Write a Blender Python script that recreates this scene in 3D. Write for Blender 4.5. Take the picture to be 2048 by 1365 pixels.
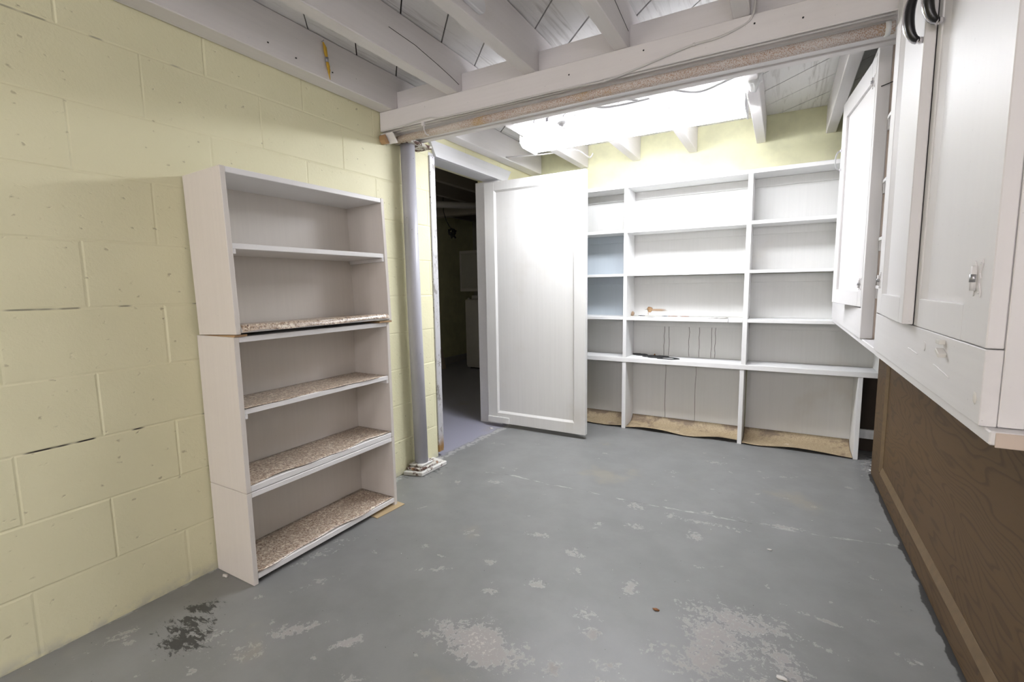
import bpy, bmesh, math, random
from mathutils import Vector, Matrix
random.seed(7)
for o in list(bpy.data.objects): bpy.data.objects.remove(o, do_unlink=True)
SC = bpy.context.scene
COL = SC.collection

# ------------------------------------------------------------------ camera
FPX = 946.6
def cam_axes():
    yaw, pitch, roll = math.radians(29.69), math.radians(6.56), math.radians(0.875)
    f = Vector((-math.sin(yaw)*math.cos(pitch), math.cos(yaw)*math.cos(pitch), -math.sin(pitch)))
    r = Vector((math.cos(yaw), math.sin(yaw), 0)); d = f.cross(r)
    c, s = math.cos(roll), math.sin(roll)
    return c*r + s*d, -s*r + c*d, f
CR, CD, CF = cam_axes()
cam = bpy.data.objects.new('camera', bpy.data.cameras.new('camera')); COL.objects.link(cam)
cam.data.sensor_width = 36; cam.data.lens = FPX/2048*36; cam.data.clip_start = 0.02
m = Matrix((CR, -CD, -CF)).transposed().to_4x4(); m.translation = Vector((1.84, 0, 1.06))
cam.matrix_world = m
SC.camera = cam

# ------------------------------------------------------------------ world, exposure
w = bpy.data.worlds.new('world'); SC.world = w; w.use_nodes = True
w.node_tree.nodes['Background'].inputs[0].default_value = (0.9, 0.92, 1, 1)
w.node_tree.nodes['Background'].inputs[1].default_value = 0.02
vs = SC.view_settings
vs.view_transform = 'Standard'; vs.look = 'None'; vs.gamma = 1; vs.use_curve_mapping = False
vs.exposure = 1.15
TUBE_FRONT = 20.0      # emission of the wrap-around lens of the photographed fixture
FILL_REAR = 31.0      # emission of the fill globes added behind the camera
FILL_NEXT = 7.0       # emission of the unseen fill globe added in the next room

# ------------------------------------------------------------------ node helpers
class S:
    """a socket with arithmetic"""
    def __init__(s, nt, sock): s.nt, s.s = nt, sock
    def _m(s, op, *a, clamp=False):
        n = s.nt.nodes.new('ShaderNodeMath'); n.operation = op; n.use_clamp = clamp
        for i, v in enumerate((s,)+a):
            if isinstance(v, S): s.nt.links.new(v.s, n.inputs[i])
            else: n.inputs[i].default_value = v
        return S(s.nt, n.outputs[0])
    def __add__(s, o): return s._m('ADD', o)
    def __sub__(s, o): return s._m('SUBTRACT', o)
    def __mul__(s, o): return s._m('MULTIPLY', o)
    def __truediv__(s, o): return s._m('DIVIDE', o)
    def abs(s): return s._m('ABSOLUTE')
    def lt(s, o): return s._m('LESS_THAN', o)
    def gt(s, o): return s._m('GREATER_THAN', o)
    def max(s, o): return s._m('MAXIMUM', o)
    def min(s, o): return s._m('MINIMUM', o)
    def pow(s, o): return s._m('POWER', o)
    def frac(s): return s._m('FRACT')
    def ramp(s, a, b):
        n = s.nt.nodes.new('ShaderNodeMapRange'); n.interpolation_type = 'SMOOTHSTEP'
        s.nt.links.new(s.s, n.inputs['Value'])
        n.inputs['From Min'].default_value = a; n.inputs['From Max'].default_value = b
        if a > b:
            n.inputs['From Min'].default_value = b; n.inputs['From Max'].default_value = a
            n.inputs['To Min'].default_value = 1; n.inputs['To Max'].default_value = 0
        return S(s.nt, n.outputs['Result'])
class M:
    def __init__(s, name, rough=0.5, metal=0.0, spec=0.5):
        s.mat = bpy.data.materials.new(name); s.mat.use_nodes = True
        s.nt = s.mat.node_tree; s.b = s.nt.nodes['Principled BSDF']
        s.b.inputs['Roughness'].default_value = rough; s.b.inputs['Metallic'].default_value = metal
        s.b.inputs['Specular IOR Level'].default_value = spec
        tc = s.nt.nodes.new('ShaderNodeTexCoord'); s.co = tc.outputs['Object']
        sx = s.nt.nodes.new('ShaderNodeSeparateXYZ'); s.nt.links.new(s.co, sx.inputs[0])
        s.x, s.y, s.z = (S(s.nt, sx.outputs[i]) for i in range(3))
    def vec(s, sc=(1, 1, 1), loc=(0, 0, 0), rot=(0, 0, 0)):
        n = s.nt.nodes.new('ShaderNodeMapping'); s.nt.links.new(s.co, n.inputs[0])
        n.inputs['Scale'].default_value = sc; n.inputs['Location'].default_value = loc; n.inputs['Rotation'].default_value = rot
        return n.outputs[0]
    def noise(s, scale, detail=3, rough=0.5, dist=0, v=None):
        n = s.nt.nodes.new('ShaderNodeTexNoise'); n.inputs['Scale'].default_value = scale
        n.inputs['Detail'].default_value = detail; n.inputs['Roughness'].default_value = rough
        n.inputs['Distortion'].default_value = dist
        s.nt.links.new(v or s.co, n.inputs['Vector'])
        return S(s.nt, n.outputs['Fac'])
    def voro(s, scale, feat='F1', out='Distance', v=None):
        n = s.nt.nodes.new('ShaderNodeTexVoronoi'); n.feature = feat; n.inputs['Scale'].default_value = scale
        s.nt.links.new(v or s.co, n.inputs['Vector'])
        return S(s.nt, n.outputs[out])
    def wave(s, scale, dist, v=None, detail=2, dscale=1.0, direction='X'):
        n = s.nt.nodes.new('ShaderNodeTexWave'); n.inputs['Scale'].default_value = scale; n.bands_direction = direction
        n.inputs['Distortion'].default_value = dist; n.inputs['Detail'].default_value = detail; n.inputs['Detail Scale'].default_value = dscale
        s.nt.links.new(v or s.co, n.inputs['Vector'])
        return S(s.nt, n.outputs['Fac'])
    def attr(s, name):
        n = s.nt.nodes.new('ShaderNodeAttribute'); n.attribute_name = name
        return S(s.nt, n.outputs['Fac'])
    def rgb(s, c):
        n = s.nt.nodes.new('ShaderNodeRGB'); n.outputs[0].default_value = (*c, 1); return n.outputs[0]
    def mix(s, a, b, f):
        n = s.nt.nodes.new('ShaderNodeMix'); n.data_type = 'RGBA'
        for v, i in ((a, 6), (b, 7)):
            if isinstance(v, tuple): n.inputs[i].default_value = (*v, 1)
            else: s.nt.links.new(v, n.inputs[i])
        if isinstance(f, S): s.nt.links.new(f.s, n.inputs[0])
        else: n.inputs[0].default_value = f
        return n.outputs[2]
    def color(s, c):
        if isinstance(c, tuple): s.b.inputs['Base Color'].default_value = (*c, 1)
        else: s.nt.links.new(c, s.b.inputs['Base Color'])
    def rough(s, r): s.nt.links.new(r.s, s.b.inputs['Roughness'])
    def bump(s, h, strength=0.3, dist=0.002):
        n = s.nt.nodes.new('ShaderNodeBump'); n.inputs['Strength'].default_value = strength; n.inputs['Distance'].default_value = dist
        s.nt.links.new(h.s, n.inputs['Height']); s.nt.links.new(n.outputs[0], s.b.inputs['Normal'])

# ------------------------------------------------------------------ materials
def painted(name, base, grain='z', chips=0.0, chipcol=(0.3, 0.2, 0.13), rough=0.42, dirt=0.12, grainamt=0.35, chipscale=30, dirtcol=(0.45, 0.38, 0.28), grainvis=0.5):
    """painted timber: brush/wood grain along one axis, small worn chips, faint grime"""
    a = M(name, rough)
    sc = {'x': (1.5, 70, 70), 'y': (70, 1.5, 70), 'z': (70, 70, 1.5)}[grain]
    g = a.noise(1.0, 4, 0.6, 0.4, a.vec(sc))
    big = a.noise(2.2, 4, 0.6)
    c = a.mix(base, tuple(v*(1-0.07*grainvis) for v in base), g.ramp(0.3, 0.75))
    c = a.mix(c, dirtcol, big.ramp(0.52, 0.85)*dirt)
    spk = a.noise(160, 2, 0.5)
    c = a.mix(c, tuple(v*0.5 for v in base), spk.ramp(0.74, 0.78)*0.5)
    if chips > 0:
        ch = a.noise(chipscale, 5, 0.65)
        c = a.mix(c, chipcol, ch.ramp(0.78-chips, 0.80-chips)*0.85)
    a.color(c)
    a.bump(g*0.14+a.noise(25, 3)*0.86, grainamt*0.35, 0.0012)
    return a.mat
M_WHITE = painted('white shelf paint', (0.80, 0.80, 0.79), 'x')
M_WHITE_V = painted('white divider paint', (0.80, 0.80, 0.79), 'z', 0.02)
M_SHELFBACK = painted('white backing board', (0.66, 0.66, 0.64), 'z', dirt=0.35)
M_BLUEWHITE = painted('pale blue paint', (0.50, 0.56, 0.61), 'z')
M_JOIST = painted('whitewashed joist', (0.80, 0.77, 0.765), 'y', 0.035, (0.30, 0.26, 0.24), 0.6, 0.12, 0.8)
M_BEAM = painted('whitewashed beam', (0.80, 0.77, 0.765), 'x', 0.02, (0.2, 0.15, 0.12), 0.6, 0.15, 0.8)
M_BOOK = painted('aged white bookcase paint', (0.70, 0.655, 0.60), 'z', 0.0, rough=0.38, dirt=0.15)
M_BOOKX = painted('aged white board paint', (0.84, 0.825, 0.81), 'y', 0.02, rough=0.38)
M_CAB = painted('cabinet white gloss paint', (0.76, 0.745, 0.745), 'z', 0.02, (0.45, 0.33, 0.2), 0.5, 0.12, 0.12, grainvis=0.15)
M_CABY = painted('cabinet rail white paint', (0.76, 0.745, 0.745), 'y', 0.045, (0.42, 0.33, 0.24), 0.5, 0.2)
M_DOOR = painted('white door paint', (0.74, 0.74, 0.72), 'z', 0.0, rough=0.3, dirt=0.3)
M_PEACH = painted('bare primed plywood', (0.62, 0.52, 0.44), 'z', 0.0, dirt=0.4)
M_HEADER = painted('casing white', (0.78, 0.78, 0.80), 'y')
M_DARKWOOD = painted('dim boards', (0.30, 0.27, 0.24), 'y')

def mk_planks():
    a = M('painted diagonal plank', 0.6)
    g = a.noise(1.0, 5, 0.65, 1.2, a.vec((30, 2.0, 30), rot=(0, 0, math.radians(-45))))
    kn = a.voro(2.1, v=a.vec((1.0, 0.5, 1), rot=(0, 0, math.radians(-45))))
    c = a.mix((0.79, 0.78, 0.77), (0.50, 0.48, 0.46), g.ramp(0.5, 0.7)*0.7)
    c = a.mix(c, (0.22, 0.20, 0.18), g.ramp(0.69, 0.72)*0.8)
    c = a.mix(c, (0.35, 0.32, 0.28), kn.ramp(0.06, 0.04)*0.5)
    a.color(c); a.bump(g, 0.8, 0.004); return a.mat
M_PLANK = mk_planks()

def mk_block():
    a = M('yellow painted block', 0.55)
    n1 = a.noise(95, 5, 0.65); n2 = a.noise(14, 3, 0.5); n3 = a.noise(2.0, 3)
    pit = a.noise(45, 2, 0.5, v=a.vec((1, 0.8, 1.2)))
    c = a.mix((0.83, 0.80, 0.545), (0.795, 0.765, 0.515), n3.ramp(0.35, 0.65))
    c = a.mix(c, (0.38, 0.34, 0.2), pit.ramp(0.715, 0.76)*0.6)
    # open cracks along bed joints
    jz = ((a.z + a.noise(3, 2)*0.006 - 0.003)/0.2032)
    jd = ((jz + 0.5).frac() - 0.5).abs()*0.2032
    which = ((a.z-0.611).abs().lt(0.03)).max((a.z-1.019).abs().lt(0.03)*0.6).max((a.z-1.83).abs().lt(0.03)*0.5)
    cr = a.noise(3.3, 3, 0.7, v=a.vec((0, 1, 0)))
    mask = jd.ramp(0.0032, 0.0016)*which*cr.ramp(0.50, 0.56)*a.y.ramp(1.0, 0.9)
    c = a.mix(c, (0.035, 0.028, 0.02), mask)
    base = a.z.ramp(0.05, 0.0)*a.noise(14, 4, 0.6).ramp(0.4, 0.65)
    c = a.mix(c, (0.50, 0.50, 0.44), base*0.6)
    a.color(c)
    a.bump(n1*0.5 + n2*0.5 - pit.ramp(0.65, 0.77)*0.5, 0.7, 0.003)
    return a.mat
M_BLOCK = mk_block()
def mk_plain(name, col, bump=0.2, rough=0.6):
    a = M(name, rough); n = a.noise(8, 4, 0.6)
    a.color(a.mix(col, tuple(v*0.88 for v in col), n.ramp(0.35, 0.7))); a.bump(a.noise(60, 3), bump, 0.002); return a.mat
M_YWALL = mk_plain('yellow painted wall', (0.80, 0.785, 0.53))
M_WWALL = mk_plain('white painted wall', (0.72, 0.71, 0.71))
M_LAV = None
def mk_post():
    a = M('lavender grey pipe paint', 0.4)
    sp = a.noise(55, 2, 0.5)
    c = a.mix((0.50, 0.50, 0.56), (0.46, 0.46, 0.50), a.noise(9, 3))
    c = a.mix(c, (0.10, 0.08, 0.07), sp.ramp(0.73, 0.76)*0.8)
    a.color(c); a.bump(a.noise(30, 3), 0.25, 0.002); return a.mat
M_LAV = mk_post()
def mk_floor():
    a = M('grey floor paint', 0.42)
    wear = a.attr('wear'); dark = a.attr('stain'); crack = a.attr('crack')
    n = a.noise(48, 9, 0.74, 0.5); nb = a.noise(6, 4, 0.6); fine = a.noise(180, 3, 0.6)
    base = a.mix((0.205, 0.208, 0.203), (0.236, 0.239, 0.234), nb.ramp(0.3, 0.7))
    base = a.mix(base, (0.26, 0.26, 0.255), fine.ramp(0.45, 0.8)*0.25)
    # other room's lavender grey paint
    lav = (a.x + a.noise(9, 4, 0.7)*0.10 - a.y*0.035).ramp(-0.01, -0.045)
    edge = ((a.x + a.noise(9, 4, 0.7)*0.10 - a.y*0.035).abs()).ramp(0.03, 0.012)
    base = a.mix(base, (0.33, 0.33, 0.40), lav)
    base = a.mix(base, (0.46, 0.46, 0.45), edge*a.noise(30, 5, 0.7).ramp(0.42, 0.5)*0.8)
    # worn patches
    v = n*0.7 + a.noise(15, 6, 0.65)*0.3 + wear*0.30
    m1 = v.ramp(0.675, 0.70)
    c = a.mix(base, (0.36, 0.34, 0.325), m1*0.85)
    c = a.mix(c, (0.50, 0.475, 0.44), (a.noise(80, 6, 0.7) + wear*0.22).ramp(0.74, 0.77)*0.8)
    rim = (v-0.675).abs().ramp(0.02, 0.004)
    c = a.mix(c, (0.5, 0.49, 0.47), rim*wear.ramp(0.05, 0.3)*0.6)
    tan = a.noise(2.3, 4, 0.6, v=a.vec(loc=(4, 2, 0))).ramp(0.60, 0.72)
    c = a.mix(c, (0.33, 0.29, 0.21), tan*0.35)
    # specks and debris
    sp = a.voro(38, out='Distance'); spn = a.noise(16, 2, v=a.vec(loc=(3, 1, 0)))
    c = a.mix(c, (0.05, 0.045, 0.04), sp.ramp(0.07, 0.05)*spn.ramp(0.56, 0.6))
    sp2 = a.voro(31, v=a.vec(loc=(0.3, 0.7, 0.1)))
    c = a.mix(c, (0.7, 0.7, 0.68), sp2.ramp(0.06, 0.045)*a.noise(11, 2, v=a.vec(loc=(7, 5, 0))).ramp(0.60, 0.64))
    # hairline crack
    cw = (crack + a.noise(20, 4, 0.6)*0.024 - 0.012).abs()
    c = a.mix(c, (0.50, 0.50, 0.47), cw.ramp(0.007, 0.003)*a.noise(7, 3).ramp(0.42, 0.55)*0.7)
    c = a.mix(c, (0.13, 0.13, 0.125), cw.ramp(0.0020, 0.0008)*0.8)
    # black band of dirt and painted gap shadow along the panelling foot
    gd = (a.x*-1 + 2.309 - a.noise(11, 4, 0.6)*0.042 + 0.008)
    c = a.mix(c, (0.035, 0.034, 0.033), gd.ramp(0.004, -0.001)*a.x.lt(2.33)*a.y.lt(3.16)*0.92)
    # dark grime
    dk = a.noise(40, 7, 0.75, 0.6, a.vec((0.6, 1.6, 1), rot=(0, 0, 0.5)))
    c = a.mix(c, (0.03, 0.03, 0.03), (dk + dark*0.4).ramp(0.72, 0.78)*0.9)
    a.color(c)
    a.rough((fine*0.15) + (m1*0.25) + 0.34)
    a.bump((fine*0.3) + (nb*0.5) - (m1*0.3) - cw.ramp(0.003, 0.001), 0.25, 0.002)
    return a.mat
M_FLOOR = mk_floor()
def mk_granite(name, base, tones, sc=170):
    a = M(name, 0.3)
    v1 = a.voro(sc, out='Color'); 
    n = a.noise(sc*1.1, 2, 0.6); n2 = a.noise(sc*0.7, 2, 0.6, v=a.vec(loc=(5, 3, 1))); n3 = a.noise(sc*1.5, 1, 0.5, v=a.vec(loc=(1, 9, 4)))
    c = a.mix(base, tones[0], n.ramp(0.50, 0.56))
    c = a.mix(c, tones[1], n2.ramp(0.56, 0.60))
    c = a.mix(c, tones[2], n3.ramp(0.64, 0.67))
    c = a.mix(c, tuple(v*0.7 for v in base), a.noise(5, 3).ramp(0.5, 0.8)*0.4)
    a.color(c); a.bump(a.noise(10, 3), 0.3, 0.004); return a.mat
M_LINER = mk_granite('speckled stone liner', (0.56, 0.46, 0.36), ((0.31, 0.21, 0.14), (0.74, 0.66, 0.54), (0.10, 0.07, 0.06)), 105)
def mk_oldliner():
    a = M('stained tan liner', 0.6)
    n = a.noise(150, 2, 0.6)
    c = a.mix((0.44, 0.35, 0.22), (0.34, 0.26, 0.16), n.ramp(0.4, 0.6))
    st = a.noise(5.5, 6, 0.7, 0.5)
    st2 = st + a.y.ramp(0.12, 0.24)*0.16
    c = a.mix(c, (0.17, 0.12, 0.08), st2.ramp(0.54, 0.66)*0.85)
    c = a.mix(c, (0.66, 0.60, 0.50), a.noise(8, 6, 0.7, v=a.vec(loc=(2, 2, 0))).ramp(0.62, 0.68)*0.5)
    a.color(c); a.bump(a.noise(14, 4), 0.5, 0.004); return a.mat
M_OLDLINER = mk_oldliner()
def mk_rustpipe():
    a = M('rust speckled pipe paint', 0.65)
    n = a.noise(330, 3, 0.6); n2 = a.noise(4, 3, v=a.vec(loc=(3.3, 0, 0)))
    c = a.mix((0.68, 0.63, 0.59), (0.46, 0.30, 0.21), (n + n2*0.30).ramp(0.64, 0.72))
    c = a.mix(c, (0.55, 0.36, 0.14), (n2 + n*0.3).ramp(0.72, 0.80)*0.7)
    a.color(c); a.bump(n, 0.6, 0.002); return a.mat
M_RUST = mk_rustpipe()
def mk_rustplate():
    a = M('corroded painted plate', 0.8)
    n = a.noise(32, 6, 0.7)
    c = a.mix((0.62, 0.60, 0.55), (0.10, 0.05, 0.035), n.ramp(0.46, 0.53))
    c = a.mix(c, (0.40, 0.20, 0.08), a.noise(50, 4, v=a.vec(loc=(2, 1, 1))).ramp(0.6, 0.66)*0.7)
    a.color(c); a.bump(n, 0.9, 0.006); return a.mat
M_RPLATE = mk_rustplate()
def mk_paintmetal():
    a = M('worn galvanised strip', 0.35, 0.3)
    n = a.noise(26, 5, 0.7, v=a.vec((1, 1, 0.4)))
    low = a.z.ramp(0.16, 0.05)
    c = a.mix((0.60, 0.60, 0.62), (0.24, 0.22, 0.20), n.ramp(0.54, 0.62)*0.8)
    c = a.mix(c, (0.36, 0.20, 0.07), low*a.noise(20, 4).ramp(0.3, 0.5))
    c = a.mix(c, (0.06, 0.05, 0.04), a.noise(90, 2).ramp(0.70, 0.73))
    a.color(c); return a.mat
M_STRIP = mk_paintmetal()
def mk_oak():
    a = M('brown oak veneer', 0.5, 0, 0.3)
    v = a.vec((14, 1.1, 14))
    f = a.noise(1.0, 4, 0.6, 0, a.vec((260, 9, 260)))
    n = a.noise(1.0, 5, 0.65, 0.6, v)
    rings = (a.noise(1.0, 3, 0.45, 0.2, a.vec((1.5, 0.75, 3.6), rot=(0.12, 0, 0)))*34 + a.noise(1.0, 2, 0.5, 0, a.vec((40, 6, 40)))*0.5).frac()
    line = rings.ramp(0.55, 0.85)*rings.ramp(1.0, 0.9)
    c = a.mix((0.118, 0.070, 0.030), (0.060, 0.034, 0.015), line*0.7)
    c = a.mix(c, (0.125, 0.078, 0.036), n.ramp(0.45, 0.75)*0.3)
    c = a.mix(c, (0.045, 0.028, 0.016), f.ramp(0.58, 0.7)*0.35)
    a.color(c); a.bump(f, 0.2, 0.001); return a.mat
M_OAK = mk_oak()
def simple(name, col, rough=0.5, metal=0, nz=0.12, scale=20):
    a = M(name, rough, metal); n = a.noise(scale, 3)
    a.color(a.mix(col, tuple(v*(1-nz) for v in col), n)); return a.mat
M_OAKLIGHT = simple('worn oak edge', (0.20, 0.135, 0.07), 0.45, 0, 0.45, 30)
M_CHROME = simple('chrome', (0.75, 0.73, 0.76), 0.18, 1.0)
M_BLACK = simple('black enamel inlay', (0.012, 0.012, 0.013), 0.3)
M_STEEL = simple('dull steel', (0.42, 0.42, 0.44), 0.4, 0.8)
M_GREY = simple('grey sheath', (0.42, 0.42, 0.42), 0.5)
M_CABLE = simple('white cable sheath', (0.68, 0.66, 0.64), 0.5)
M_YELLOW = simple('yellow string', (0.72, 0.44, 0.04), 0.7, 0, 0.4, 80)
M_BAREWOOD = painted('bare shim wood', (0.42, 0.26, 0.13), 'y', dirt=0.5)
M_TANBOARD = painted('thin hardboard', (0.50, 0.38, 0.22), 'y')
M_PLASTER = simple('lumpy white plaster', (0.74, 0.74, 0.72), 0.9)
M_FIXT = simple('fixture enamel', (0.82, 0.82, 0.84), 0.35)
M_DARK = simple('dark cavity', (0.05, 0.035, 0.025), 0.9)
M_BLACKRUB = simple('black rubber', (0.015, 0.015, 0.015), 0.7)
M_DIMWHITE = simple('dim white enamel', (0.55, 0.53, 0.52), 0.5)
M_CHIP = simple('paint flake', (0.72, 0.70, 0.66), 0.7)
M_RUSTLEAF = simple('rusty scrap', (0.30, 0.13, 0.05), 0.8)
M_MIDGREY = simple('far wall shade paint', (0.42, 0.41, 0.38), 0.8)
def glow(name, col, st):
    a = M(name); a.b.inputs['Emission Color'].default_value = (*col, 1); a.b.inputs['Emission Strength'].default_value = st
    a.color((0.9, 0.9, 0.9)); return a.mat
M_TUBE = glow('lit tube', (0.97, 0.99, 1.045), TUBE_FRONT)
M_FILL = glow('lit fill globe', (1.0, 0.95, 0.98), FILL_REAR)
M_FILL2 = glow('dim fill globe', (1.0, 0.93, 0.80), FILL_NEXT)

# ------------------------------------------------------------------ mesh helpers
class MB:
    def __init__(s): s.bm = bmesh.new()
    def poly(s, pts):
        vs_ = [s.bm.verts.new(p) for p in pts]; s.bm.faces.new(vs_); return s
    def box(s, x0, y0, z0, x1, y1, z1, bev=0.0015, rot=None, org=None):
        if x0 > x1: x0, x1 = x1, x0
        if y0 > y1: y0, y1 = y1, y0
        if z0 > z1: z0, z1 = z1, z0
        r = bmesh.ops.create_cube(s.bm, size=1)
        vv = r['verts']
        for v in vv: v.co = Vector(((v.co.x+.5)*(x1-x0)+x0, (v.co.y+.5)*(y1-y0)+y0, (v.co.z+.5)*(z1-z0)+z0))
        if rot is not None:
            for v in vv: v.co = rot @ (v.co-Vector(org)) + Vector(org)
        if bev:
            ed = {e for v in vv for e in v.link_edges}
            bmesh.ops.bevel(s.bm, geom=list(ed), offset=min(bev, 0.3*min(x1-x0, y1-y0, z1-z0)), segments=1, affect='EDGES')
        return s
    def prism(s, pts, axis, a, b, bev=0.0015):
        """extrude a 2-D outline (the two other axes in order) from a to b along axis"""
        def P(q, t):
            return {'x': (t, q[0], q[1]), 'y': (q[0], t, q[1]), 'z': (q[0], q[1], t)}[axis]
        A = [s.bm.verts.new(P(q, a)) for q in pts]; B = [s.bm.verts.new(P(q, b)) for q in pts]
        fs = [s.bm.faces.new(A), s.bm.faces.new(B[::-1])]
        n = len(pts)
        for i in range(n): fs.append(s.bm.faces.new((A[i], B[i], B[(i+1) % n], A[(i+1) % n])))
        if bev: bmesh.ops.bevel(s.bm, geom=list({e for f in fs for e in f.edges}), offset=bev, segments=1, affect='EDGES')
        return s
    def tube(s, pts, r, seg=10, cap=True, radii=None):
        pts = [Vector(p) for p in pts]; rings = []
        up = None
        for i, p in enumerate(pts):
            t = (pts[min(i+1, len(pts)-1)] - pts[max(i-1, 0)]).normalized()
            if up is None:
                up = Vector((0, 0, 1)) if abs(t.z) < 0.9 else Vector((1, 0, 0))
            u = (up - t*up.dot(t)).normalized(); up = u
            v = t.cross(u); rr = radii[i] if radii else r
            rings.append([s.bm.verts.new(p + (u*math.cos(2*math.pi*k/seg) + v*math.sin(2*math.pi*k/seg))*rr) for k in range(seg)])
        for a, b in zip(rings, rings[1:]):
            for k in range(seg):
                f = s.bm.faces.new((a[k], a[(k+1) % seg], b[(k+1) % seg], b[k])); f.smooth = True
        if cap: s.bm.faces.new(rings[0][::-1]); s.bm.faces.new(rings[-1])
        return s
    def sheet(s, f, nu, nv, th=0.0015):
        """curved sheet with thickness; f(u,v)->point"""
        g = [[s.bm.verts.new(f(i/nu, j/nv)) for j in range(nv+1)] for i in range(nu+1)]
        h = [[s.bm.verts.new(Vector(f(i/nu, j/nv)) - Vector((0, 0, th))) for j in range(nv+1)] for i in range(nu+1)]
        for i in range(nu):
            for j in range(nv):
                a = s.bm.faces.new((g[i][j], g[i+1][j], g[i+1][j+1], g[i][j+1])); a.smooth = True
                s.bm.faces.new((h[i][j+1], h[i+1][j+1], h[i+1][j], h[i][j]))
        for i in range(nu):
            s.bm.faces.new((g[i+1][0], g[i][0], h[i][0], h[i+1][0])); s.bm.faces.new((g[i][nv], g[i+1][nv], h[i+1][nv], h[i][nv]))
        for j in range(nv):
            s.bm.faces.new((g[0][j], g[0][j+1], h[0][j+1], h[0][j])); s.bm.faces.new((g[nu][j+1], g[nu][j], h[nu][j], h[nu][j+1]))
        return s
    def lump(s, c, r, seed=0, sub=3, sq=(1, 1, 1), amp=0.25):
        rr = bmesh.ops.create_icosphere(s.bm, subdivisions=sub, radius=1)
        from mathutils import noise as nz
        for v in rr['verts']:
            k = 1 + amp*nz.noise(v.co*2.2 + Vector((seed, seed*2, 0)))*2
            v.co = Vector((v.co.x*r*sq[0]*k + c[0], v.co.y*r*sq[1]*k + c[1], v.co.z*r*sq[2]*k + c[2]))
        for f in s.bm.faces: f.smooth = True
        return s
ORG = {}
def obj(name, mb, mat, parent=None):
    """link ONE mesh object; geometry is given in world space and moved into the parent's frame"""
    me = bpy.data.meshes.new(name)
    bmesh.ops.recalc_face_normals(mb.bm, faces=mb.bm.faces)
    org = ORG[parent.name] if parent else None
    if org is None:
        xs = [v.co for v in mb.bm.verts]
        org = Vector(((min(v.x for v in xs)+max(v.x for v in xs))/2, (min(v.y for v in xs)+max(v.y for v in xs))/2, min(v.z for v in xs)))
        top = True
    else: top = False
    bmesh.ops.translate(mb.bm, verts=mb.bm.verts, vec=-org)
    mb.bm.to_mesh(me); mb.bm.free()
    o = bpy.data.objects.new(name, me); COL.objects.link(o)
    me.materials.append(mat)
    if parent: o.parent = parent
    else: o.location = org
    ORG[o.name] = org
    return o
def obj0(name, mb, mat, parent=None):
    """like obj, but with its origin at the world origin (for materials laid out in room coordinates)"""
    me = bpy.data.meshes.new(name); bmesh.ops.recalc_face_normals(mb.bm, faces=mb.bm.faces)
    mb.bm.to_mesh(me); mb.bm.free(); o = bpy.data.objects.new(name, me); COL.objects.link(o); me.materials.append(mat)
    ORG[o.name] = Vector((0, 0, 0))
    if parent: o.parent = parent
    return o
def thing(name, loc, label, cat, group=None, rot=(0, 0, 0)):
    o = bpy.data.objects.new(name, None); COL.objects.link(o); o.empty_display_size = 0.05
    o.location = loc; o.rotation_euler = rot; ORG[o.name] = Vector(loc)
    return tag(o, label, cat, group)
def tag(o, label, cat, group=None):
    o['label'] = label; o['category'] = cat
    if group: o['group'] = group
    return o
def struct(o): o['kind'] = 'structure'; return o

# ------------------------------------------------------------------ room dimensions
YB, XR, ZC = 3.60, 2.52, 2.13           # back wall, right wall, ceiling
YR = -3.3                                # rear wall behind the camera
DY0, DY1, DZ = 2.325, 3.06, 1.835        # doorway in the left wall

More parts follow.
